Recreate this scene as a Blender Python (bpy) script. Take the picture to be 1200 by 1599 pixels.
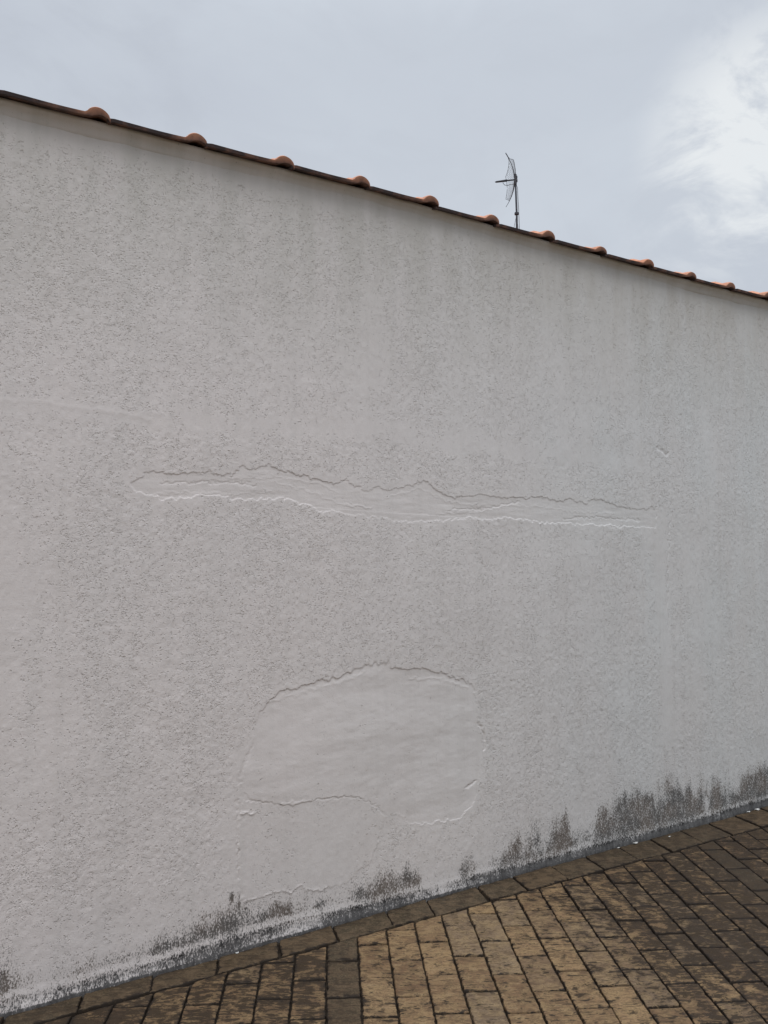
import bpy, math, random
import numpy as np
from mathutils import Vector, Matrix
R = math.radians
sc = bpy.context.scene
for o in list(bpy.data.objects): bpy.data.objects.remove(o)

# ------------------------------------------------------------------ camera
CAM_H, CAM_D = 1.5, 2.832
YAW, PITCH = 30.34, 2.84            # degrees: turned right of the wall's normal, tilted up
cd = bpy.data.cameras.new('camera'); cam = bpy.data.objects.new('camera', cd)
sc.collection.objects.link(cam); sc.camera = cam
cd.sensor_fit = 'HORIZONTAL'; cd.sensor_width = 36; cd.lens = 36.0
cd.clip_start = 0.05; cd.clip_end = 3000
cam.location = (0, -CAM_D, CAM_H)
cam.rotation_euler = (R(90 + PITCH), 0, R(-YAW))

# ------------------------------------------------------------------ sky
SUN_EL, SUN_AZ = 62, 205            # azimuth clockwise from +Y (behind the photographer)
sc.view_settings.view_transform = 'Standard'; sc.view_settings.look = 'None'
sc.view_settings.gamma = 1; sc.view_settings.use_curve_mapping = False
sc.view_settings.exposure = 0.10
w = bpy.data.worlds.new('World'); sc.world = w; w.use_nodes = True
nt = w.node_tree; nt.nodes.clear()
def N(nt, t, **k):
    n = nt.nodes.new(t)
    for a, b in k.items():
        if a.startswith('_'): setattr(n, a[1:], b)
        else: n.inputs[a].default_value = b
    return n
class G:
    """tiny node-graph helper"""
    def __init__(s, nt): s.nt = nt
    def link(s, a, b): s.nt.links.new(a, b)
    def n(s, t, ins=None, **k):
        n = s.nt.nodes.new(t)
        for a, b in k.items(): setattr(n, a, b)
        for a, b in (ins or {}).items():
            if hasattr(b, 'is_output'): s.link(b, n.inputs[a])
            else: n.inputs[a].default_value = b
        return n
    def math(s, op, a, b=0.0, c=0.0, clamp=False):
        return s.n('ShaderNodeMath', {0: a, 1: b, 2: c}, operation=op, use_clamp=clamp).outputs[0]
    def vmap(s, v, scale=(1,1,1), loc=(0,0,0), rot=(0,0,0)):
        return s.n('ShaderNodeMapping', {'Vector': v, 'Scale': scale, 'Location': loc, 'Rotation': rot}).outputs[0]
    def noise(s, v, sc, det=2.0, rough=.5, dist=0.0):
        return s.n('ShaderNodeTexNoise', {'Vector': v, 'Scale': sc, 'Detail': det, 'Roughness': rough, 'Distortion': dist}).outputs[0]
    def ramp(s, f, a, b, lo=0.0, hi=1.0, smooth=True):
        return s.n('ShaderNodeMapRange', {'Value': f, 'From Min': a, 'From Max': b, 'To Min': lo, 'To Max': hi},
                   interpolation_type='SMOOTHSTEP' if smooth else 'LINEAR').outputs[0]
    def mix(s, f, a, b, blend='MIX'):
        n = s.n('ShaderNodeMix', data_type='RGBA', blend_type=blend)
        for i, v in ((0, f), (6, a), (7, b)):
            if hasattr(v, 'is_output'): s.link(v, n.inputs[i])
            elif i == 0: n.inputs[i].default_value = v
            else: n.inputs[i].default_value = (*v[:3], 1)
        return n.outputs[2]
    def bump(s, h, strength, dist, normal=None):
        d = {'Height': h, 'Strength': strength, 'Distance': dist}
        if normal is not None: d['Normal'] = normal
        return s.n('ShaderNodeBump', d).outputs[0]
g = G(nt)
sky = g.n('ShaderNodeTexSky', sky_type='NISHITA', sun_disc=False, sun_elevation=R(SUN_EL), sun_rotation=R(SUN_AZ),
          altitude=100, air_density=1.0, dust_density=3.0, ozone_density=1.0)
bg1 = g.n('ShaderNodeBackground', {'Color': sky.outputs[0], 'Strength': 0.08})
dirv = g.n('ShaderNodeTexCoord').outputs['Generated']
sep = g.n('ShaderNodeSeparateXYZ', {0: dirv})
# cloud deck: directions projected on a flat layer overhead
zc = g.math('MAXIMUM', sep.outputs[2], 0.06)
px_ = g.math('DIVIDE', sep.outputs[0], zc); py_ = g.math('DIVIDE', sep.outputs[1], zc)
deck = g.n('ShaderNodeCombineXYZ', {0: px_, 1: py_, 2: 0.0}).outputs[0]
n1 = g.noise(deck, 0.55, 5, .5, .3)
n2 = g.noise(g.vmap(deck, loc=(7, 3, 1)), 1.6, 6, .58, .4)
n0 = g.noise(g.vmap(deck, loc=(2.3, 9, 4)), 0.22, 2, .5)
def sun_dir(el, az): return Vector((math.sin(R(az))*math.cos(R(el)), math.cos(R(az))*math.cos(R(el)), math.sin(R(el))))
def pix_dir(x, y):                       # a direction of the photograph (1200 x 1599) in the world
    v = Vector((x-600, -(y-799.5), -1200.0)); return (cam.rotation_euler.to_matrix() @ v).normalized()
def spot(x, y, a, b):
    d = pix_dir(x, y)
    dt = g.n('ShaderNodeVectorMath', {0: dirv, 1: d}, operation='DOT_PRODUCT').outputs['Value']
    return g.ramp(dt, math.cos(R(a)), math.cos(R(b)))
nd = g.noise(g.vmap(dirv, (1, 1, 1.8)), 7.0, 6, .62, .5)
nd2 = g.noise(g.vmap(dirv, (1, 1, 2.2), (5, 2, 1)), 2.6, 5, .55, .3)
brk = g.math('MULTIPLY', spot(1200, 215, 8.5, 0), g.ramp(nd, .38, .60, .05, 1.0))
brk2 = g.math('MULTIPLY', spot(1330, 380, 15, 4), g.ramp(nd, .38, .60))
brk3 = g.math('MULTIPLY', spot(850, 230, 26, 6), .35)
c = g.mix(g.ramp(n0, .32, .68), (.545, .590, .665), (.600, .645, .710))
c = g.mix(g.ramp(n1, .38, .68, 0, .55), c, (.63, .68, .745))
c = g.mix(g.ramp(nd2, .36, .62, .42, 0), c, (.50, .535, .61))
c = g.mix(g.ramp(nd, .36, .58, .34, 0), c, (.50, .535, .60))
c = g.mix(brk3, c, (.66, .715, .78))
c = g.mix(g.math('ADD', brk, g.math('MULTIPLY', brk2, .38), clamp=True), c, (.83, .86, .88))
# brighter towards the zenith as an overcast sky is, dull near the horizon
zen = g.ramp(sep.outputs[2], .55, 1.0, 1.0, 2.6)
c = g.n('ShaderNodeVectorMath', {0: c, 'Scale': zen}, operation='SCALE').outputs[0]
bg2 = g.n('ShaderNodeBackground', {'Color': c, 'Strength': 0.95})
mx = g.n('ShaderNodeMixShader', {0: 0.93})
g.link(bg1.outputs[0], mx.inputs[1]); g.link(bg2.outputs[0], mx.inputs[2])
g.link(mx.outputs[0], g.n('ShaderNodeOutputWorld').inputs[0])
w.cycles.sampling_method = 'AUTOMATIC'

# ------------------------------------------------------------------ sun (veiled by cloud)
sl = bpy.data.lights.new('sun', 'SUN'); sun = bpy.data.objects.new('sun', sl); sc.collection.objects.link(sun)
sl.energy = 0.75; sl.angle = R(40); sl.color = (1, .97, .93)
sun.rotation_euler = sun_dir(SUN_EL, SUN_AZ).to_track_quat('Z', 'Y').to_euler()

# ------------------------------------------------------------------ helpers
rng = np.random.default_rng(7); random.seed(7)
def link(name, me, mat=None, parent=None):
    o = bpy.data.objects.new(name, me); sc.collection.objects.link(o)
    if mat: me.materials.append(mat)
    if parent: o.parent = parent
    return o
def tag(o, label=None, cat=None, group=None, kind=None):
    for k, v in (('label', label), ('category', cat), ('group', group), ('kind', kind)):
        if v: o[k] = v
    return o
def empty(name, loc=(0,0,0)):
    o = bpy.data.objects.new(name, None); sc.collection.objects.link(o); o.location = loc; return o
def mesh(name, verts, faces, smooth=False):
    me = bpy.data.meshes.new(name); me.from_pydata([tuple(v) for v in verts], [], faces); me.update()
    if smooth: me.shade_smooth()
    return me
def quadmesh(name, V, Q, smooth=True, attrs=None):
    """fast mesh from numpy arrays: V (n,3), Q (m,4)"""
    me = bpy.data.meshes.new(name)
    me.vertices.add(len(V)); me.vertices.foreach_set('co', V.astype(np.float32).ravel())
    me.loops.add(len(Q)*4); me.loops.foreach_set('vertex_index', Q.astype(np.int32).ravel())
    me.polygons.add(len(Q)); me.polygons.foreach_set('loop_start', np.arange(0, len(Q)*4, 4, dtype=np.int32))
    me.update(calc_edges=True)
    if smooth: me.shade_smooth()
    for k, a in (attrs or {}).items():
        at = me.attributes.new(k, 'FLOAT', 'POINT'); at.data.foreach_set('value', a.astype(np.float32))
    return me
_tab = {}
def vnoise(x, y, seed=0):
    """value noise in 0..1 on arrays"""
    if seed not in _tab: _tab[seed] = np.random.default_rng(seed+100).random((512, 512))
    T = _tab[seed]; xi = np.floor(x).astype(int); yi = np.floor(y).astype(int)
    fx = x-xi; fy = y-yi; fx = fx*fx*(3-2*fx); fy = fy*fy*(3-2*fy)
    a = T[xi % 512, yi % 512]; b = T[(xi+1) % 512, yi % 512]; c_ = T[xi % 512, (yi+1) % 512]; d = T[(xi+1) % 512, (yi+1) % 512]
    return (a*(1-fx)+b*fx)*(1-fy)+(c_*(1-fx)+d*fx)*fy
def fbm(x, y, seed=0, o=4, r=.5):
    s = 0; a = 1; t = 0
    for i in range(o): s = s+a*vnoise(x*2**i, y*2**i, seed+i); t += a; a *= r
    return s/t
def sstep(a, b, x):
    t = np.clip((x-a)/(b-a), 0, 1); return t*t*(3-2*t)
Rm = cam.rotation_euler.to_matrix()
def on_wall(x, y, y0=0.0):              # where a spot measured in the photograph lies on the wall: (s, z)
    v = Rm @ Vector((x-600, -(y-799.5), -1200.0)); t = (y0+CAM_D)/v.y
    return (v.x*t, CAM_H+v.z*t)
def on_ground(x, y):
    v = Rm @ Vector((x-600, -(y-799.5), -1200.0)); t = -CAM_H/v.z
    return (v.x*t, -CAM_D+v.y*t)
def W(pts): return np.array([on_wall(*p) for p in pts])
def tube(path, r, n=8, cap=True):
    """verts, faces of a tube along a path; r is a number or a list"""
    P = [Vector(p) for p in path]; V = []; F = []
    rs = r if isinstance(r, (list, tuple)) else [r]*len(P)
    up = Vector((0, 0, 1)) if abs((P[1]-P[0]).normalized().z) < .9 else Vector((1, 0, 0))
    for i, p in enumerate(P):
        t = (P[min(i+1, len(P)-1)]-P[max(i-1, 0)]).normalized(); a = t.cross(up).normalized(); b = t.cross(a)
        for k in range(n):
            q = 2*math.pi*k/n; V.append(p+(a*math.cos(q)+b*math.sin(q))*rs[i])
    for i in range(len(P)-1):
        for k in range(n): F.append((i*n+k, i*n+(k+1) % n, (i+1)*n+(k+1) % n, (i+1)*n+k))
    if cap: F.append(tuple(range(n))[::-1]); F.append(tuple((len(P)-1)*n+k for k in range(n)))
    return V, F
def join(parts):
    V = []; F = []
    for v, f in parts:
        o = len(V); V += list(v); F += [tuple(o+i for i in q) for q in f]
    return V, F
def box(cx, cy, cz, sx, sy, sz):
    V = [(cx+a*sx/2, cy+b*sy/2, cz+c_*sz/2) for a in (-1, 1) for b in (-1, 1) for c_ in (-1, 1)]
    return V, [(0,1,3,2), (4,6,7,5), (0,4,5,1), (2,3,7,6), (0,2,6,4), (1,5,7,3)]

# ------------------------------------------------------------------ materials
def mat(name, rough=.8):
    m = bpy.data.materials.new(name); m.use_nodes = True; nt = m.node_tree
    b = nt.nodes['Principled BSDF']; b.inputs['Roughness'].default_value = rough
    b.inputs['Specular IOR Level'].default_value = .3
    return m, G(nt), b
def attr(g, n): return g.n('ShaderNodeAttribute', attribute_name=n).outputs['Fac']

def make_wall_mat():
    m, g, b = mat('rustic_plaster', .85)
    P = g.n('ShaderNodeTexCoord').outputs['Object']
    sm = attr(g, 'smoothness'); mo = attr(g, 'mould'); bd = attr(g, 'splash')
    # base paint with faint broad tints: warmer to the left, cooler to the right, uneven coats
    X = g.n('ShaderNodeSeparateXYZ', {0: P}).outputs[0]
    t = g.ramp(X, .3, 4.2)
    warm = g.noise(g.vmap(P, (1.0, 1, .8)), 1.1, 3, .5)
    c = g.mix(g.math('ADD', g.math('MULTIPLY', t, .7), g.math('MULTIPLY', warm, .35)), (.835, .755, .718), (.680, .700, .690))
    blot = g.noise(g.vmap(P, (1.6, 1, .7), (4, 0, 2)), 1.7, 4, .55)
    c = g.mix(g.ramp(blot, .35, .7, 0, .35), c, (.72, .675, .65))
    streak = g.noise(g.vmap(P, (22, 1, 1.1)), 1.0, 4, .6)
    c = g.mix(g.ramp(streak, .42, .72, 0, .16), c, (.56, .535, .50))
    # rain soiling streaks plus eave shade painted into the colour, stronger towards the top
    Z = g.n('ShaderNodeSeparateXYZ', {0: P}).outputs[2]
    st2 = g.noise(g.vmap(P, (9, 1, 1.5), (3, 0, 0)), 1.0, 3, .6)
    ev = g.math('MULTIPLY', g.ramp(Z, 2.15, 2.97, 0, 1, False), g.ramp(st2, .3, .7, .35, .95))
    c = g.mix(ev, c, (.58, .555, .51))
    # grafiato: short dragged pits gathered in vertical bands
    warp = g.noise(P, 30, 2, .5)
    wv = g.n('ShaderNodeTexNoise', {'Vector': P, 'Scale': 55.0, 'Detail': 2.0}).outputs[1]
    wv = g.n('ShaderNodeVectorMath', {0: wv, 1: (.5, .5, .5)}, operation='SUBTRACT').outputs[0]
    wv = g.n('ShaderNodeVectorMath', {0: wv, 'Scale': .016}, operation='SCALE').outputs[0]
    pv = g.n('ShaderNodeVectorMath', {0: P, 1: wv}, operation='ADD').outputs[0]
    bands = g.noise(g.vmap(P, (7.5, 1, 1.1)), 1.0, 4, .62)
    clus = g.noise(g.vmap(P, (26, 1, 20), (2, 0, 7)), 1.0, 2, .5)
    keep = g.math('ADD', g.math('MULTIPLY', g.ramp(bands, .30, .66, .20, .72), g.ramp(clus, .34, .62, .35, 1.2)), g.math('MULTIPLY', sm, -.75))
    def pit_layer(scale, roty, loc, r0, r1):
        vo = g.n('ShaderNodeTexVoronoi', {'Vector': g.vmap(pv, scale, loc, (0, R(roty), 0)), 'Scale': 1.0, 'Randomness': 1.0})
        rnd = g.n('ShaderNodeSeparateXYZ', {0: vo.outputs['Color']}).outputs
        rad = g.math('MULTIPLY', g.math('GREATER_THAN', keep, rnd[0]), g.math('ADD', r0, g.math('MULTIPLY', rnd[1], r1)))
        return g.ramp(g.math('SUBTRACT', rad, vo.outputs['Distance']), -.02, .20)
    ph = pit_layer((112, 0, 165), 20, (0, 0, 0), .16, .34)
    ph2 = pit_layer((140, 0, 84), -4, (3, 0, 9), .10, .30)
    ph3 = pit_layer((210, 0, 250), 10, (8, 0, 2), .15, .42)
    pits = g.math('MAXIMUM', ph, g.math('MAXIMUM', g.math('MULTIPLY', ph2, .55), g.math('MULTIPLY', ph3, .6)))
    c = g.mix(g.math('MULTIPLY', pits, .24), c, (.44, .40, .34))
    grain = g.noise(P, 260, 3, .6)
    roll = g.noise(g.vmap(P, (1, 1, 1.4)), 115, 4, .65)
    rough_amt = g.math('SUBTRACT', 1.0, g.math('MULTIPLY', sm, .72))
    # mould: specks whose density follows the attribute, drawn out vertically
    mn = g.noise(g.vmap(P, (205, 60, 100)), 1.0, 3.5, .68, .3)
    mn2 = g.noise(g.vmap(P, (45, 40, 18), (2, 0, 5)), 1.0, 4, .6)
    mn = g.math('ADD', g.math('MULTIPLY', mn, .74), g.math('MULTIPLY', mn2, .26))
    f = g.ramp(g.math('SUBTRACT', mo, g.ramp(mn, .35, .65, 0, 1, False)), -.14, .34)
    hue = g.noise(P, 7, 2, .5)
    mc = g.mix(g.ramp(hue, .35, .65), (.058, .056, .052), (.115, .088, .066))
    c = g.mix(g.math('MULTIPLY', f, .88), c, mc)
    f2 = g.ramp(g.math('SUBTRACT', bd, g.ramp(mn, .34, .66, 0, 1, False)), -.15, .35)
    sc_ = g.mix(g.ramp(mn2, .35, .65), (.028, .028, .029), (.095, .094, .093))
    c = g.mix(g.math('MULTIPLY', f2, .9), c, sc_)
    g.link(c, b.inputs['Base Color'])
    hgt = g.math('ADD', g.math('MULTIPLY', pits, -1.0), g.math('MULTIPLY', g.math('MULTIPLY', roll, rough_amt), .50))
    hgt = g.math('ADD', hgt, g.math('MULTIPLY', grain, .22))
    g.link(g.bump(hgt, .72, .0038), b.inputs['Normal'])
    return m
M_wall = make_wall_mat()

def make_paver_mat():
    m, g, b = mat('paving_stone', .75)
    P = g.n('ShaderNodeTexCoord').outputs['Object']
    rnd = attr(g, 'slab_random'); kind = attr(g, 'slab_kind'); moss = attr(g, 'grime'); edge = attr(g, 'slab_edge')
    rot = (0, 0, ROWA)                       # grain runs across the rows
    v = g.vmap(P, (1, 1, 1), rot=rot)
    off = g.n('ShaderNodeCombineXYZ', {0: g.math('MULTIPLY', rnd, 37), 1: g.math('MULTIPLY', rnd, 91), 2: 0.0}).outputs[0]
    v = g.n('ShaderNodeVectorMath', {0: v, 1: off}, operation='ADD').outputs[0]
    n1 = g.noise(g.vmap(v, (22, 75, 30)), 1.0, 6, .70, .8)
    n2 = g.noise(v, 22, 5, .6, .3)
    n3 = g.noise(v, 150, 3, .6)
    c = g.mix(rnd, (.200, .117, .060), (.350, .224, .112))
    c = g.mix(g.ramp(g.math('FRACT', g.math('MULTIPLY', rnd, 7.3)), .55, .9, 0, .55), c, (.205, .160, .112))
    c = g.mix(g.ramp(n2, .35, .65, 0, .5), c, (.40, .285, .145))
    c = g.mix(g.ramp(n1, .48, .62, 0, .72), c, (.095, .058, .033))
    c = g.mix(g.ramp(n1, .46, .36, 0, .45), c, (.50, .37, .22))
    c = g.mix(g.ramp(n3, .48, .66, 0, .35), c, (.12, .085, .055))
    smooth_c = g.mix(g.ramp(n2, .36, .64), (.054, .043, .024), (.120, .083, .050))
    smooth_c = g.mix(g.ramp(n3, .46, .60, 0, .6), smooth_c, (.175, .128, .080))
    smooth_c = g.mix(g.ramp(n1, .46, .60, 0, .5), smooth_c, (.042, .029, .018))
    smooth_c = g.mix(g.ramp(rnd, .2, 1.0, 0, .35), smooth_c, (.15, .095, .05))
    c = g.mix(kind, c, smooth_c)
    # black algae in the streaks and hollows
    mm = g.math('ADD', g.math('MULTIPLY', n1, .75), g.math('MULTIPLY', g.noise(g.vmap(P, (1, 1, 1), (3, 1, 0)), 16, 5, .7, .5), .45))
    f = g.ramp(g.math('SUBTRACT', moss, g.ramp(mm, .48, .72, 0, 1, False)), -.14, .26)
    c = g.mix(g.math('MULTIPLY', f, g.math('SUBTRACT', .93, g.math('MULTIPLY', kind, .25))), c, (.034, .022, .013))
    eg = g.ramp(g.math('SUBTRACT', g.math('MULTIPLY', edge, g.math('ADD', .60, g.math('MULTIPLY', moss, .9))), g.ramp(mm, .44, .66, 0, 1, False)), -.25, .3)
    c = g.mix(eg, c, (.026, .018, .012))
    g.link(c, b.inputs['Base Color'])
    h = g.math('ADD', g.math('MULTIPLY', n1, 1.0), g.math('MULTIPLY', n3, .25))
    h = g.math('MULTIPLY', h, g.math('SUBTRACT', 1.0, g.math('MULTIPLY', kind, .6)))
    g.link(g.bump(h, .8, .006), b.inputs['Normal'])
    g.link(g.ramp(n2, .3, .7, .55, .85), b.inputs['Roughness'])
    return m

def simple(name, col, col2, scale=20, rough=.8, bump=.002, metal=0.0, stretch=(1,1,1), lo=.35, hi=.65):
    m, g, b = mat(name, rough)
    P = g.n('ShaderNodeTexCoord').outputs['Object']
    n = g.noise(g.vmap(P, stretch), scale, 5, .6, .2)
    g.link(g.mix(g.ramp(n, lo, hi), col, col2), b.inputs['Base Color'])
    g.link(g.bump(n, .7, bump), b.inputs['Normal']); b.inputs['Metallic'].default_value = metal
    return m
def make_tile_mat():
    m, g, b = mat('terracotta', .8)
    P = g.n('ShaderNodeTexCoord').outputs['Object']
    low = attr(g, 'pan'); rnd = attr(g, 'tile_random')
    n = g.noise(P, 18, 5, .6, .3); n2 = g.noise(P, 90, 3, .6)
    c = g.mix(rnd, (.78, .345, .195), (.86, .420, .260))
    c = g.mix(g.ramp(n, .42, .7, 0, .55), c, (.46, .22, .14))
    c = g.mix(g.ramp(n2, .52, .72, 0, .35), c, (.28, .14, .10))
    # the pans, eave lip and tile undersides are darkened towards near black
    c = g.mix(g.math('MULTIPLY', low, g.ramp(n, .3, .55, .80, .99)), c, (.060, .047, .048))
    g.link(c, b.inputs['Base Color'])
    g.link(g.bump(g.math('ADD', n, g.math('MULTIPLY', n2, .4)), .6, .003), b.inputs['Normal'])
    return m
M_tile = make_tile_mat()
M_metal = simple('weathered_metal', (.045, .047, .058), (.085, .088, .10), 40, .5, .0005, .0)
M_wire = simple('dull_wire', (.10, .105, .12), (.16, .165, .18), 40, .6, .0003, .0)
M_cable = simple('black_cable', (.03, .03, .035), (.05, .05, .055), 40, .6, .0003)
M_soil = simple('joint_soil', (.022, .016, .011), (.055, .042, .030), 30, .95, .006)
M_ground = simple('bare_earth', (.20, .16, .11), (.12, .11, .06), 1.2, .95, .02)
M_flake = simple('paint_flake', (.70, .69, .66), (.58, .57, .54), 60, .7, .001)

# ------------------------------------------------------------------ the building
bld = empty('building', (0, 0, 0))
tag(bld, 'off white rough plastered building wall with mould at its foot under a clay tile eave', 'building')
EAVE_PTS = [(-.3, 150-80), (0, 150), (200, 200), (400, 252), (600, 303), (800, 361), (1000, 418), (1200, 471)]
_e = np.array([on_wall(x, y-2.0-x*.0015, -.055) for x, y in EAVE_PTS[1:]])
def eave_z(s):                           # the eave is not quite level: it bows a little
    return np.interp(s, np.r_[-2.5, _e[:, 0], 9.0], np.r_[_e[0, 1]-.004, _e[:, 1], _e[-1, 1]])
X0, X1 = -2.5, 9.0
ss = np.r_[np.arange(X0, .0, .05), np.arange(0, 4.6, .0032), np.arange(4.6, X1+.001, .05)]
zm = np.r_[np.arange(0, .30, .004), np.arange(.30, .98, .0022), np.arange(.98, 1.52, .006), np.arange(1.52, 1.90, .0020), np.arange(1.90, 2.968, .0065), 2.968]
zz = zm/2.968                       # rows are closest together where the repairs are
S, T_ = np.meshgrid(ss, zz, indexing='ij'); Z = T_*(eave_z(S)+.0)
Z = np.where(T_ == 0, -.05, Z)

def sdist(poly, X, Y, closed=True):
    """distance to a polyline; inside test for closed ones; only computed near it"""
    P = np.asarray(poly); m = .12
    sel = (X > P[:, 0].min()-m) & (X < P[:, 0].max()+m) & (Y > P[:, 1].min()-m) & (Y < P[:, 1].max()+m)
    x = X[sel]; y = Y[sel]; d = np.full(x.shape, 9.0); ins = np.zeros(x.shape, bool)
    n = len(P)
    for i in range(n if closed else n-1):
        a = P[i]; b = P[(i+1) % n]; ex, ey = b-a; wx = x-a[0]; wy = y-a[1]
        t = np.clip((wx*ex+wy*ey)/(ex*ex+ey*ey+1e-12), 0, 1)
        d = np.minimum(d, np.hypot(wx-t*ex, wy-t*ey))
        if closed:
            cnd = ((a[1] > y) != (b[1] > y)) & (x < (b[0]-a[0])*(y-a[1])/(b[1]-a[1]+1e-12)+a[0]); ins ^= cnd
    out = np.full(X.shape, 9.0); out[sel] = np.where(ins, -d, d) if closed else d
    return out
# jagged coordinates so broken plaster edges are ragged
JX = S+(fbm(S*60, Z*60, 3, 3)-.5)*.022; JZ = Z+(fbm(S*60, Z*60, 9, 3)-.5)*.026

strip_top = [(203,753),(217,747),(228,735),(270,738),(322,738),(328,731),(334,739.5),(363,741),(380,728),(394,734),(420,726),(438,735),(472,742),(497,749),(522,755),(540,747),(557,759),(576,768),(590,759),(601,765),(630,761),(663,751),(675,757),(688,769),(712,777),(746,772),(787,777),(827,778),(838,774),(852,777),(875,783),(892,780),(915,787),(925,780),(938,780),(975,793),(1000,796),(1027,792)]
strip_bot = [(215,768),(257,780),(290,778),(309,772),(347,775),(367,781),(388,779),(413,781),(438,777),(467,784),(488,792),(503,800),(522,797),(555,804),(580,806),(605,811),(638,815),(676,815),(704,812),(733,808),(767,812),(787,808),(821,812),(858,817),(892,818),(975,822),(1025,824)]
strip = W(strip_top+strip_bot[::-1])
rnd_pts = [(422,1092),(436,1079),(463,1073),(493,1065),(524,1059),(551,1048),(574,1038),(606,1033),(612,1043),(631,1046),(658,1043),(685,1050),(704,1057),(727,1061),(740,1073),(744,1096),(748,1134),(757,1168),(751,1203),(746,1235),(742,1253),(720,1278),(696,1283),(670,1286),(639,1289),(608,1274),(580,1252),(549,1243),(524,1243),(493,1247),(463,1257),(420,1253),(390,1247),(374,1226),(371,1203),(376,1180),(394,1153),(403,1115)]
roundp = W(rnd_pts)
skim_pts = [(378,1247),(372,1300),(372,1360),(376,1407),(400,1401),(420,1397),(440,1389),(455,1394),(470,1385),(480,1390),(500,1391),(515,1387),(530,1386),(542,1380),(560,1362),(577,1350),(592,1310),(603,1278),(580,1252),(549,1243),(493,1247),(420,1253)]
skim = W(skim_pts)

H = np.zeros_like(S); SM = np.zeros_like(S)
# gentle waviness of a hand plastered wall
H += (fbm(S*1.6, Z*1.6, 20, 3)-.5)*.010+(fbm(S*9, Z*9, 24, 3)-.5)*.0030
rough_h = (fbm(S*75, Z*60, 30, 2)-.5)*.0022
# long repair strip: chased out and filled a few millimetres deep
ds = sdist(strip, JX, JZ); ins = sstep(.0008, -.0018, ds)
und = (fbm(S*7, Z*34, 40, 4)-.5)*.011
H += ins*(-.0024*(.35+1.15*fbm(S*5, Z*3, 44, 3))*np.where(Z > 1.72-.035*S, 1.0, .75)+.24*np.clip(und, -.006, .0045)*sstep(0, -.02, ds)); 
SM = np.maximum(SM, sstep(.012, -.004, ds)*.88)
# thin slurry feathered around the strip
SM = np.maximum(SM, sstep(.06, .0, sdist(strip, S, Z))*.62*sstep(.35, .6, fbm(S*5, Z*9, 46, 3)))
def crease(pts, depth, wdt, side=0.0):
    """a raised (depth > 0) or sunk line; side adds a little step below it"""
    global H, SM
    P_ = W(pts); d = sdist(P_, JX, JZ, False)
    H += depth*np.exp(-(d/wdt)**2)
    SM = np.maximum(SM, sstep(wdt*3, wdt, d)*.8)
for pts in ([(240,772),(300,768),(360,772),(430,770)], [(359,747),(430,744),(497,755),(525,765)],
            [(430,752),(500,772),(526,786),(580,794)], [(600,777),(640,768),(655,761),(700,783),(760,790)],
            [(690,802),(745,799),(800,789),(850,792),(900,800),(960,802)], [(540,789),(580,793)]):
    crease(pts, .0007, .0045)
for pts in ([(250,755),(330,752),(400,757)], [(700,797),(760,794),(815,783)], [(880,811),(930,808),(1000,812)]):
    crease(pts, -.0016, .004)
# round patch: sunk at its top, proud at its lower left, sunk again lower right
dr = sdist(roundp, JX, JZ); ins = sstep(.0008, -.0018, dr)
sL, zL = on_wall(371, 1250); sR, zT = on_wall(757, 1035)
uu = np.clip((S-sL)/(sR-sL), 0, 1); vv = np.clip((Z-zL)/(zT-zL), 0, 1)
bot = .0024*sstep(.62, .40, uu)-.0016*sstep(.55, .8, uu)
off = bot*sstep(.75, .15, vv)-.0030*sstep(.45, .9, vv)
edge_k = sstep(.0, .10, uu)*sstep(1.0, .93, uu)
off = off*(.35+.65*edge_k)
H += ins*(off+(fbm(S*5, Z*11, 50, 4)-.5)*.007*sstep(0, -.05, dr))
SM = np.maximum(SM, sstep(.030, -.020, dr)*.88)
crease([(600,1276),(625,1272),(640,1289),(670,1286),(696,1283),(715,1284),(742,1253)], .0008, .0030)
crease([(422,1096),(470,1081),(530,1068),(570,1050)], .0010, .008)
crease([(640,1060),(690,1060),(730,1076)], .0012, .006)
crease([(748,1130),(757,1150),(757,1172)], -.004, .005)
crease([(395,1166),(382,1190),(374,1222)], -.0015, .006)
crease([(728,1232),(742,1222)], -.004, .004)
# skim coat below it, ending in a torn lip over the mould
dk = sdist(skim, JX, JZ); H += sstep(.0, -.006, dk)*.0012
SM = np.maximum(SM, sstep(.11, -.04, sdist(skim, S+(fbm(S*8, Z*8, 73, 3)-.5)*.10, Z+(fbm(S*8, Z*8, 76, 3)-.5)*.10))*.60)
crease([(382,1407),(400,1401),(420,1397),(440,1389),(455,1394),(470,1385),(480,1390),(500,1391),(515,1387)], .0028, .0032)
crease([(590,1313),(577,1350)], .0018, .0035); crease([(372,1250),(371,1300),(373,1370)], -.002, .004)
crease([(377,1272),(395,1269)], .003, .004)
# upper left lift joint and the smooth band that follows it
crease([(0,625),(75,629),(110,636),(150,640),(200,647),(235,654)], .0012, .007)
band = W([(0,628),(120,643),(240,655),(400,648),(560,655),(700,672),(900,700),(1010,715),(1010,735),(900,722),(760,706),(640,694),(500,682),(380,672),(240,668),(120,650),(0,636)])
db = sdist(band, S+(fbm(S*6, Z*6, 60, 3)-.5)*.05, Z+(fbm(S*6, Z*6, 63, 3)-.5)*.07)
SM = np.maximum(SM, sstep(.05, -.04, db)*.62)
crease([(1027,699),(1034,703),(1043,709)], -.005, .004)
# trowelled vertical band to the right
vb = W([(1026,800),(1043,800),(1046,900),(1047,1000),(1050,1080),(1058,1160),(1036,1165),(1034,1080),(1028,1000),(1026,900)])
dv = sdist(vb, JX, JZ); SM = np.maximum(SM, sstep(.035, -.02, dv)*.75)
crease([(1047,815),(1044,870),(1044,930),(1045,985)], -.003, .004)
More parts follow.
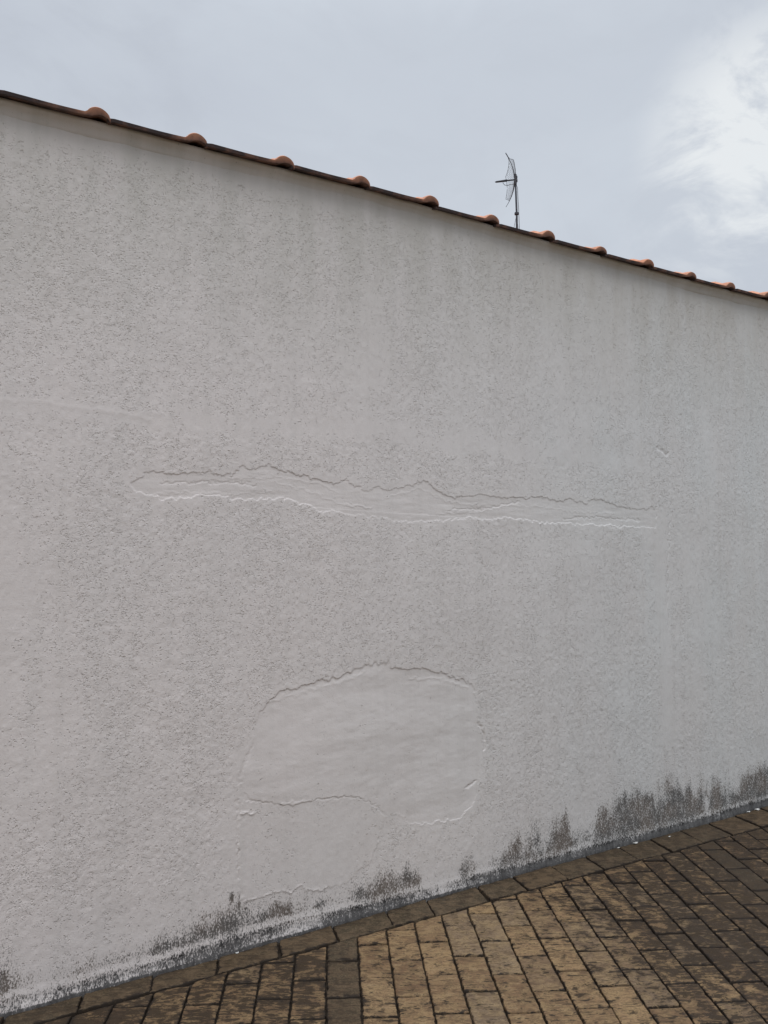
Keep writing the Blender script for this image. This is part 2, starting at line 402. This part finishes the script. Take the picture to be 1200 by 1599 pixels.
# overall roughness comes and goes
SM = np.maximum(SM, sstep(.56, .80, fbm(S*2.9, Z*1.3, 70, 4))*.45)
SM = np.maximum(SM, sstep(.42, .12, Z)*.35)
SM = np.maximum(SM, sstep(.14, .03, eave_z(S)-Z)*.85)      # troweled close below the eave
H += rough_h*(1-SM*.85)

# --- mould and splash dirt near the foot (real stains with their own outline)
prof = [(-60,.20),(0,.19),(60,.12),(130,.13),(200,.145),(260,.15),(320,.17),(360,.185),(385,.19),(395,.155),(440,.155),(500,.135),(520,.115),(555,.14),(600,.155),(650,.15),(665,.09),(700,.07),(716,.10),(722,.155),(742,.15),(750,.10),(770,.13),(800,.18),(830,.21),(885,.24),(893,.17),(925,.17),(940,.24),(975,.27),(1010,.24),(1045,.28),(1075,.25),(1110,.25),(1150,.22),(1200,.24),(1300,.22)]
inten = [(-60,.8),(0,.72),(30,.55),(60,.34),(130,.42),(200,.52),(300,.72),(385,.9),(440,.86),(500,.72),(540,.62),(600,.80),(650,.66),(665,.10),(705,.06),(722,.62),(742,.60),(752,.35),(790,.62),(820,.85),(885,.92),(895,.45),(925,.42),(940,.85),(1000,.92),(1045,.9),(1080,.85),(1130,.75),(1200,.80),(1300,.7)]
def by_x(tab):
    a = np.array([(on_wall(x, 1430-.16*x)[0], v) for x, v in tab])
    return np.interp(S, np.r_[X0, a[:, 0], X1], np.r_[a[0, 1], a[:, 1], .2 if tab is prof else .6])
PT = 1.14*by_x(prof)*(.78+.5*fbm(S*22, S*0+1.5, 80, 3)); PI_ = by_x(inten)
MO = np.minimum(.80, 1.62*PI_*sstep(1.25, .10, Z/PT)*(.15+1.45*fbm(S*11, Z*6, 83, 4)))
gap = (.034+.034*fbm(S*3.5, S*0, 86, 3))*np.interp(S, [1.5, 3.2], [1.0, .72])
def by_x0(tab):
    a = np.array([(on_wall(x, 1430-.16*x)[0], v) for x, v in tab]); return np.interp(S, a[:, 0], a[:, 1])
lightstripe = sstep(gap-.012, gap+.004, Z)*sstep(gap+.034, gap+.006, Z)*sstep(.15, .55, fbm(S*7, S*0+3, 88, 3)+.15)*by_x0([(0,1.0),(560,1.0),(700,.6),(800,.42),(1000,.30),(1200,.35)])
MO = MO*(1-.55*lightstripe)*sstep(gap-.035, gap+.002, Z)
# a sparse scatter of specks higher up
MO = np.maximum(MO, .20*sstep(.75, .1, Z/np.maximum(PT*1.8, .05))*sstep(.05, .12, Z))
two = [(370,1404,.022,.010),(372,1398,.030,.009)]
for (x_, y_, hh, ww) in ((362,1402,.030,.011),(374,1412,.038,.010),):
    s0, z0 = on_wall(x_, y_); MO = np.maximum(MO, .95*np.exp(-((S-s0)/ww)**2-((Z-z0)/hh)**2))
skin = sstep(.002, -.004, sdist(skim, JX, JZ)); MO = MO*(1-.9*skin); MO = np.maximum(MO, .30*sstep(.10, .0, sdist(W([(300,1440),(420,1420),(560,1380),(600,1365)]), S, Z, False))*(1-skin))
BD = sstep(gap+.022, gap-.022, Z)*(.50+.75*(fbm(S*6, Z*14, 90, 4)))
weak = by_x([(-60,.7),(0,.62),(60,.55),(200,.85),(300,.95),(440,.70),(480,.60),(540,.95),(640,.80),(690,.55),(740,1.0),(900,1.15),(1200,1.3),(1300,1.2)])
BD = BD*weak; BD = np.maximum(BD, sstep(.011, .002, Z)*1.15)
# small lift where the foot was rendered over
H += sstep(gap+.02, gap-.01, Z)*.0018+sstep(.03, .0, Z)*.004
H = np.where((S < -.02) | (S > 4.62), H*.5, H)
V = np.stack([S, -H, Z], -1).reshape(-1, 3)
ni, nj = S.shape
idx = np.arange(ni*nj).reshape(ni, nj)
Q = np.stack([idx[:-1, :-1], idx[1:, :-1], idx[1:, 1:], idx[:-1, 1:]], -1).reshape(-1, 4)
def fc(A): return (A[:-1, :-1]+A[1:, 1:]).reshape(-1)*.5
in_strip = fc(ds) < 0; in_round = fc(dr) < 0; in_skim = (fc(dk) < 0) & ~in_round
def sub(mask, name, parent):
    q = Q[mask]; u, inv = np.unique(q, return_inverse=True)
    at = {'smoothness': SM.ravel()[u], 'mould': MO.ravel()[u], 'splash': BD.ravel()[u]}
    return link(name, quadmesh(name, V[u], inv.reshape(-1, 4), True, at), M_wall, parent)
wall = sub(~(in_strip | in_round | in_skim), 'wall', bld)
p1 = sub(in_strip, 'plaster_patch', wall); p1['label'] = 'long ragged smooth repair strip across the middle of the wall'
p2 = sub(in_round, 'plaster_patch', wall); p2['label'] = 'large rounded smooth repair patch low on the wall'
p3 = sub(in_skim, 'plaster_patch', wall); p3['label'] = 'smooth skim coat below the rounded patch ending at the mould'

# the rest of the building's shell
DEP, SL = 8.6, math.tan(R(17)); ZT = 2.955
def shell():
    r = DEP/2
    ps = []
    for x in (X0, X1-.15):
        V_ = [(x, .012, -.05), (x, DEP, -.05), (x, DEP, ZT), (x, r, ZT+r*SL-.03), (x, .012, ZT)]
        V_ += [(a+.15, b_, c_) for a, b_, c_ in V_]
        F_ = [(4,3,2,1,0), (5,6,7,8,9)]+[(i, (i+1) % 5, (i+1) % 5+5, i+5) for i in range(5)]
        ps.append((V_, F_))
    ps.append(box((X0+X1)/2, DEP-.075, ZT/2-.02, X1-X0-.31, .15, ZT))
    return join(ps)
v_, f_ = shell(); link('side_wall', mesh('side_wall', v_, f_), simple('side_plaster', (.60,.59,.57), (.52,.51,.48), 8), bld)

# ------------------------------------------------------------------ roof of clay tiles
PITCH_S = .344
s_ref = on_wall(153, 178, -.055)[0]; s_end = on_wall(1142, 449, -.055)[0]; PITCH_S = (s_end-s_ref)/10
def tile_profile(n=26):
    """(v, height, pan) across one tile: v in 0..1 left to right, roll near the right end"""
    out = []
    for i in range(n+1):
        v = -0.04+1.04*i/n
        h = .004*math.cos(v*math.pi*2.4)+.012*max(0, (v-.45)/.25)**1.5 if v < .70 else None
        out.append((v, h))
    pr = []
    for v in np.r_[np.linspace(-.04, .74, 14), np.linspace(.765, .985, 16)]:
        if v < .0: h = -.002
        elif v < .76: h = .0015+.0035*max(0, (v-.36)/.40)**2
        else:
            u = (v-.76)/.225; h = .005*(1-u)+.0290*max(0, math.sin(math.pi*min(u*1.0, 1)))**.55
        pr.append((v, h, max(0, min(1, 1-(v-.60)/.20))))
    return pr
PR = tile_profile(); EXPO = .33; TL = .40; TH = .011
def tiles():
    Vs = []; Fs = []; pan = []; rn = []
    cs, sn = math.cos(R(17)), math.sin(R(17))
    kmin = int((X0-s_ref)/PITCH_S)-0; kmax = int((X1-s_ref)/PITCH_S)
    nc = int((DEP/2)/(EXPO*cs))+1
    TS = [0, .012, .035, .060, .085, .115, .16, .22, .30, TL]
    SC = [.86, .98, .93, .80, .98, 1.16, 1.10, .95, .88, .80]
    for row in range(nc):
        for k in range(kmin, kmax):
            jx = random.uniform(-.004, .004); jy = random.uniform(-.006, .006); r = random.random(); jh = random.uniform(.92, 1.1)
            xc = s_ref+k*PITCH_S-.865*PITCH_S+jx; tw = random.uniform(-.006, .006)
            zb = float(eave_z(np.array([xc+.2]))[0]) if row == 0 else float(eave_z(np.array([xc+.2]))[0])
            base = len(Vs); m = len(PR)
            for side in (0, 1):
                for ti, t in enumerate(TS):
                    tt = t
                    for (v, h, p) in PR:
                        x = xc+v*PITCH_S+tw*t
                        roll = h*(SC[ti] if v > .74 else 1)*jh
                        nz = roll+(.0 if side == 0 else -TH)+(1-t/TL)*.014
                        if v > .75 and side == 1: nz = min(roll-TH, .010*math.sin(math.pi*min(1, max(0, (v-.80)/.185)))-.003)+ (1-t/TL)*.014 - .001
                        a = row*EXPO+tt
                        y = -.055+jy*(1 if row == 0 else 1)+a*cs-nz*sn; z = zb+TH+a*sn+nz*cs-.014
                        Vs.append((x, y, z)); rn.append(r)
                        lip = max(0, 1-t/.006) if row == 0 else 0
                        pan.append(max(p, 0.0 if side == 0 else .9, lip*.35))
            L = len(TS)
            def id_(sd, ti, i): return base+sd*L*m+ti*m+i
            for ti in range(L-1):
                for i in range(m-1):
                    Fs.append((id_(0, ti, i), id_(0, ti, i+1), id_(0, ti+1, i+1), id_(0, ti+1, i)))
                    Fs.append((id_(1, ti, i), id_(1, ti+1, i), id_(1, ti+1, i+1), id_(1, ti, i+1)))
            for i in range(m-1):
                Fs.append((id_(0, 0, i), id_(1, 0, i), id_(1, 0, i+1), id_(0, 0, i+1)))
            for ti in range(L-1):
                Fs.append((id_(0, ti, 0), id_(0, ti+1, 0), id_(1, ti+1, 0), id_(1, ti, 0)))
                Fs.append((id_(0, ti, m-1), id_(1, ti, m-1), id_(1, ti+1, m-1), id_(0, ti+1, m-1)))
    # the far slope, plain ribbed sheet of the same tiles seen by nobody, and the ridge
    base = len(Vs); nx = int((X1-X0)/.043); y0 = DEP/2; z0 = ZT+.05+y0*SL
    for i in range(nx+1):
        x = X0+(X1-X0)*i/nx; h = .03*max(0, math.sin((x-s_ref)/PITCH_S*2*math.pi))**2
        for yy in (y0, DEP+.3):
            Vs.append((x, yy, z0-(yy-y0)*SL+h)); pan.append(.2); rn.append(.5)
    for i in range(nx): Fs.append((base+2*i, base+2*i+2, base+2*i+3, base+2*i+1))
    tv, tf = tube([(X0, y0, z0-.02), (X1, y0, z0-.02)], .10, 12)
    base = len(Vs); Vs += [tuple(v) for v in tv]; pan += [.1]*len(tv); rn += [.6]*len(tv); Fs += [tuple(base+i for i in f) for f in tf]
    return Vs, Fs, pan, rn
tv, tf, tp, tr_ = tiles()
me = mesh('roof', tv, tf, True)
for k, a in (('pan', tp), ('tile_random', tr_)):
    at = me.attributes.new(k, 'FLOAT', 'POINT'); at.data.foreach_set('value', np.array(a, np.float32))
me.set_sharp_from_angle(angle=R(40))
roof = link('roof', me, M_tile, bld)
# mortar bed that closes the eave under the tiles
def soffit():
    Vs = []; Fs = []; xs = np.arange(X0, X1+.01, .03)
    sec = [(.03, -.046), (.003, -.042), (-.0015, -.028), (-.006, -.016), (-.012, -.007), (-.020, -.001), (-.024, .008), (-.020, .014), (.03, .040)]
    for x in xs:
        z = float(eave_z(np.array([x]))[0]); w1 = (fbm(np.array([x*14]), np.array([.3]), 5, 3)[0]-.5)
        w2 = (fbm(np.array([x*11]), np.array([7.3]), 6, 3)[0]-.5)
        for (y, h) in sec: Vs.append((x, y+(w1*.008 if y < -.005 else 0), z-.0015+h+(w2*.006 if y < 0 else 0)))
    n = len(sec)
    for i in range(len(xs)-1):
        for k in range(n): Fs.append((i*n+k, i*n+(k+1) % n, (i+1)*n+(k+1) % n, (i+1)*n+k))
    return Vs, Fs
v_, f_ = soffit(); me = mesh('eave_mortar', v_, f_, True)
at = me.attributes.new('smoothness', 'FLOAT', 'POINT'); at.data.foreach_set('value', np.ones(len(v_), np.float32))
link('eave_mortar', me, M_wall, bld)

# ------------------------------------------------------------------ paving
rdir = Vector((.445, .895)).normalized(); pdir = Vector((rdir.y, -rdir.x))
ROWA = -math.atan2(pdir.y, pdir.x)
M_pave = make_paver_mat()
ROW, LEN, C0, L0 = .1168, .2285, -.0126, 3.0
def border_w(s): return .100+.028*max(-2.0, min(5.5, s))
BA = Vector((-2.0, -border_w(-2.0))); BB = Vector((5.5, -border_w(5.5)))
def clip(poly, a, b):                       # keep what lies on the yard's side of line a-b
    d = (b-a).normalized(); n_ = Vector((d.y, -d.x)); out = []
    for i in range(len(poly)):
        p, q = poly[i], poly[(i+1) % len(poly)]; dp = (p-a).dot(n_); dq = (q-a).dot(n_)
        if dp >= 0: out.append(p)
        if (dp >= 0) != (dq >= 0): out.append(p+(q-p)*(dp/(dp-dq)))
    return out
def area(p): return abs(sum(p[i].x*p[(i+1) % len(p)].y-p[(i+1) % len(p)].x*p[i].y for i in range(len(p))))/2
class Slabs:
    def __init__(s): s.V = []; s.F = []; s.A = {'slab_random': [], 'slab_kind': [], 'grime': [], 'slab_edge': []}
    def add(s, poly, kind, grimef, gapw=.0010, near=True, top=0.0, chip=.0018):
        if len(poly) < 3 or area(poly) < .0006: return
        cen = sum(poly, Vector((0, 0)))/len(poly); r = random.random(); tilt = Vector((random.gauss(0, .010), random.gauss(0, .008))); dz = max(-.003, min(.003, random.gauss(0, .0014)))+top
        sa = sum(poly[i].x*poly[(i+1) % len(poly)].y-poly[(i+1) % len(poly)].x*poly[i].y for i in range(len(poly)))
        if sa < 0: poly = poly[::-1]
        pts = []
        step = .017 if near else .3
        for i in range(len(poly)):
            a, b = poly[i], poly[(i+1) % len(poly)]; L = (b-a).length; n = max(1, int(L/step))
            nn = Vector((-(b-a).y, (b-a).x)).normalized()
            for k in range(n):
                q = a+(b-a)*(k/n)
                q = q+nn*(gapw+(abs(random.gauss(0, chip)) if near else 0))
                if k == 0: q = q+(cen-q).normalized()*(gapw+random.random()*.003)
                pts.append(q)
        n = len(pts); base = len(s.V)
        for ins_, z, e in ((0, -.025, 1), (0, -.0050, 1), (.0025, -.0014, .85), (.0075, 0, .42), (.022, 0, 0)):
            for q in pts:
                d = (cen-q); L = d.length; q2 = q+d*min(.6, ins_/max(L, .001))
                zz_ = z+dz+(q2-cen).dot(tilt) if z > -.02 else z
                s.V.append((q2.x, q2.y, zz_)); s._at(r, kind, grimef(q2), e)
        s.V.append((cen.x, cen.y, dz)); s._at(r, kind, grimef(cen), 0)
        for ring in range(4):
            for k in range(n): s.F.append((base+ring*n+k, base+ring*n+(k+1) % n, base+(ring+1)*n+(k+1) % n, base+(ring+1)*n+k))
        for k in range(n): s.F.append((base+4*n+k, base+4*n+(k+1) % n, base+5*n))
    def _at(s, r, k, m, e):
        A = s.A; A['slab_random'].append(r); A['slab_kind'].append(k); A['grime'].append(m); A['slab_edge'].append(e)
    def build(s, name):
        me = mesh(name, s.V, s.F, True); me.set_sharp_from_angle(angle=R(35))
        for k, a in s.A.items():
            at = me.attributes.new(k, 'FLOAT', 'POINT'); at.data.foreach_set('value', np.array(a, np.float32))
        return link(name, me, M_pave)
# grime control spots measured on the paving: (photo x, y, radius m, amount)
GR = [(x, y, r, a) for x, y, r, a in [
    (60,1590,.30,.72),(250,1570,.20,.55),(430,1560,.17,.50),(470,1530,.10,.68),(330,1560,.16,.40),(545,1520,.08,.25),
    (640,1520,.18,.20),(720,1480,.18,.13),(800,1540,.22,.16),(800,1430,.12,.20),(870,1400,.12,.40),(900,1390,.12,.42),(900,1480,.18,.28),
    (960,1560,.18,.25),(1040,1500,.18,.50),(1000,1400,.20,.50),(1060,1380,.20,.62),(1120,1480,.22,.66),(1180,1560,.20,.48),(1180,1420,.28,.66),
    (1000,1340,.20,.55),(1100,1320,.25,.66),(1180,1280,.35,.66)]]
GP = [(Vector(on_ground(x, y)), r, a) for x, y, r, a in GR]
def grime(q):
    ws = .02; v = .02*.45
    for p, r, a in GP:
        k = math.exp(-((q-p).length/r)**2); ws += k; v += k*min(.95, a*1.22+.07)
    return v/ws
sl_ = Slabs(); random.seed(11)
Cc = Vector((0, -CAM_D))
for k in range(-50, 75):
    c0 = C0+k*ROW; c1 = c0+ROW; kind = 1.0 if k % 16 == 0 else 0.0
    offs = L0+(LEN/2 if k % 2 == 0 else 0)+random.uniform(-.012, .012)
    for j in range(-40, 60):
        l0 = offs+j*LEN; l1 = l0+LEN
        poly = [Cc+pdir*c_+rdir*l_ for c_, l_ in ((c0, l0), (c1, l0), (c1, l1), (c0, l1))]
        m_ = sum(poly, Vector((0, 0)))/4
        if not (-3.2 < m_.x < 9.2 and -6.2 < m_.y < .2): continue
        poly = clip(poly, BA, BB)
        near = -.6 < m_.x < 5.2 and m_.y > -2.2
        sl_.add(poly, kind if random.random() > .0 else 0, grime if near else (lambda q: .4), near=near)
sl_.build('paving')['kind'] = 'structure'
# border course along the wall
bs = Slabs(); s_ = -3.0; random.seed(4)
jset = [on_wall(x, 1568-.2675*x)[0] for x in (433, 517, 600, 663, 742, 797, 857, 910)]
js = list(np.arange(jset[0]-.236*15, jset[0]-.1, .236))+jset+list(np.arange(jset[-1]+.232, 9.1, .232))
for a, b in zip(js[:-1], js[1:]):
    wa, wb = border_w(a), border_w(b); sk = random.uniform(-.012, .012)-.045
    poly = [Vector((a, -.011)), Vector((b, -.011)), Vector((b+sk*.8, -wb+.004)), Vector((a+sk*.8, -wa+.004))]
    near = -.5 < a < 5
    bs.add(poly, .92, lambda q: min(.62, grime(q)*.45+.20+.35*max(0, 1+(q.y+.01)/.03)), near=near, top=.001, gapw=.0012, chip=.0022)
bs.build('paving_border')['kind'] = 'structure'
# mortar bed beneath, showing in the joints
bed = link('paving_bed', mesh('paving_bed', [(-3.4, -6.4, -.013), (9.4, -6.4, -.013), (9.4, .0, -.013), (-3.4, .0, -.013)], [(0,1,2,3)]), M_soil)
bed['kind'] = 'structure'
gr = link('ground', mesh('ground', [(-900, -900, -.03), (900, -900, -.03), (900, 900, -.03), (-900, 900, -.03)], [(0,1,2,3)]), M_ground)
gr['kind'] = 'structure'

# unseen wall added behind the camera, blocking low sky to dim the wall's foot
yw = link('sky_blocker_wall', mesh('sky_blocker_wall', *box(3.0, -5.6, .98, 14.0, .15, 2.0)), simple('blocker_plaster', (.42,.39,.35), (.33,.30,.27), 6))
bv = yw.modifiers.new('bevel', 'BEVEL'); bv.width = .01
tag(yw, 'plain unseen wall added behind the photographer to block low sky light', 'wall')

# ------------------------------------------------------------------ paint flakes lying on the paving
FL = [(1172,1262,.020,'curled white paint flake on the border paving at the far right foot of the wall'),
      (1160,1266,.012,'small white paint flake just left of the largest flake at the far right'),
      (976,1311,.016,'flat white paint flake against the wall foot below the mould'),
      (963,1324,.009,'tiny white paint flake on the border paving, nearer than the flat one'),
      (1046,1308,.008,'tiny white speck of paint on the dark paving right of the wall foot'),
      (363,1480,.008,'white paint speck on the brown border paving near the left')]
for x, y, sz, lb in FL:
    gx, gy = on_ground(x, y); gy = min(gy, -.025)
    n = 7; Vf = []; a0 = random.random()*6
    for zz_ in (0, .0015):
        for i in range(n):
            q = a0+2*math.pi*i/n; r = sz*random.uniform(.65, 1.1); u = math.cos(q)*r; v = math.sin(q)*r*.6
            Vf.append((u, v, zz_+.25*abs(u)+.0005))
    Ff = [tuple(range(n))[::-1], tuple(range(n, 2*n))]+[(i, (i+1) % n, (i+1) % n+n, i+n) for i in range(n)]
    o = link('paint_flake', mesh('paint_flake', Vf, Ff), M_flake); o.location = (gx, gy, .0025)
    tag(o, lb, 'paint flake', 'paint flakes on the paving')

# ------------------------------------------------------------------ grid antenna on the roof behind
ant = empty('antenna')
tag(ant, 'dark wire grid dish antenna on a thin mast rising behind the tiled eave', 'antenna')
AZ = 8.0                                     # metres in front of the camera
fw = Rm @ Vector((0, 0, -1)); rt = Rm @ Vector((1, 0, 0))
def at(x, y, extra=0.0):                     # a point of the antenna's own upright plane, AZ away
    v = Rm @ Vector((x-600, -(y-799.5), -1200.0)); t = (AZ+extra)/v.dot(fw) if False else (AZ+extra)/(v.length*math.cos(v.angle(fw)))
    return cam.location+v*t
head = at(804.5, 281)
foot_y = head.y; roof_z = ZT+foot_y*SL+.04
ant.location = (at(806.5, 350).x, head.y, roof_z)
base = Vector(ant.location)
rtx = Vector((rt.x, rt.y, 0)).normalized(); fwx = Vector((fw.x, fw.y, 0)).normalized(); upv = Vector((0, 0, 1))
PXM = AZ/1200
def L(dx, dz, df=0.0):                       # local point: photo pixels right / up of the dish hub, metres beyond it
    return head-base+rtx*(dx*PXM)+upv*(dz*PXM)+fwx*df
low = Vector((L(3, -90).x, L(3, -90).y, 0.0))
v_, f_ = tube([low, L(2.4, -54), L(.7, 6)], [.011, .0105, .0095], 10); link('mast', mesh('mast', v_, f_, True), M_metal, ant)
v_, f_ = join([tube([low, low+upv*.03], [.06, .05], 12)]); link('mast_foot', mesh('mast_foot', v_, f_), M_metal, ant)
v_, f_ = join([tube([L(2.2, -52), L(2.15, -55)], .022, 10), tube([L(2.2,-53.5), L(6, -53.5)], .004, 6)]); link('guy_ring', mesh('guy_ring', v_, f_), M_metal, ant)
v_, f_ = join([tube([L(0, 6.5), L(2.6, 6.3)], [.012, .012], 8), tube([L(2.4, 6.5), L(2.4, 2.5)], .011, 8), tube([L(2.4, 1), L(2.4, -2.8)], .012, 8), tube([L(-1, -.6), L(3, -.6)], .014, 8), tube([L(.8, 9), L(.9, -7)], .014, 8)])
link('clamp', mesh('clamp', v_, f_), M_metal, ant)
# reflector: paraboloid opening to the left and a touch towards us, sides cut straight, tips pointed
yaw = R(4); bx_ = -(rtx*math.cos(yaw)-fwx*math.sin(yaw)*-1); bx_.normalize(); wd = upv.cross(bx_).normalized()
hub = L(-.5, 0); A_ = 1.12; HH = 43*PXM; HW = .175
tiltv = upv
def dish(w_, h_): return hub+bx_*(A_*(w_*w_+h_*h_))+wd*w_+tiltv*h_
def halfw(h_): return .006+HW*min(1, max(0, (HH*.78-abs(h_))/(HH*.36)))
ps = []
for i in range(-16, 17):
    h_ = HH*.97*i/16; ww = halfw(h_)
    if ww > .01: ps.append(tube([dish(ww*k/4, h_) for k in range(-4, 5)], .0011, 4))
for j in (-.8, -.6, -.4, -.2, .2, .4, .6, .8):
    w_ = HW*j; hm = HH*(.78-.36*abs(j)); ps.append(tube([dish(w_, hm*k/6) for k in range(-6, 7)], .0012, 4))
v_, f_ = join(ps); grid = link('reflector', mesh('reflector', v_, f_, True), M_wire, ant)
ps = [tube([dish(0, HH*k/10) for k in range(-10, 11)], [.0022+.0045*(1-abs(k)/10) for k in range(-10, 11)], 6)]
rim = [(halfw(HH*k/12)*1.0, HH*k/12) for k in range(-12, 13)]
for sg in (-1, 1): ps.append(tube([dish(sg*a, b) for a, b in rim], .0022, 5))
v_, f_ = join(ps); link('frame', mesh('frame', v_, f_, True), M_metal, ant)
v_, f_ = tube([L(-1, .5), L(-12, -.6), L(-13, -.6), L(-29, -2.8), L(-31, -3)], [.007, .0085, .0125, .0095, .004], 8)
link('feed_arm', mesh('feed_arm', v_, f_, True), M_metal, ant)
v_, f_ = tube([L(-18.5, -2), L(-18.5, -5), L(-16, -7.8), L(-12, -8.6), L(-8, -7.2), L(-4, -6.6), L(2, -6.5), L(4, -12), L(4.6, -30), L(5.6, -48), L(5.8, -56), L(6.4, -78), L(6.2,-110)], .0026, 6)
link('cable', mesh('cable', v_, f_, True), M_cable, ant)
for dx, dz, df in ((-3.5, -78, -.1), (12, -82, .2), (3, -82, .5)):
    e = L(dx, dz, df); s0 = L(2.2, -54); d = e-s0; e = s0+d*1.0
    rz = ZT+(e.y+base.y)*SL+.04-base.z; 
    t = (rz-s0.z)/(d.z) if abs(d.z) > 1e-6 else 1; e = s0+d*max(1, t)
    v_, f_ = tube([s0, e], .0011, 4); link('guy_wire', mesh('guy_wire', v_, f_), M_wire, ant)
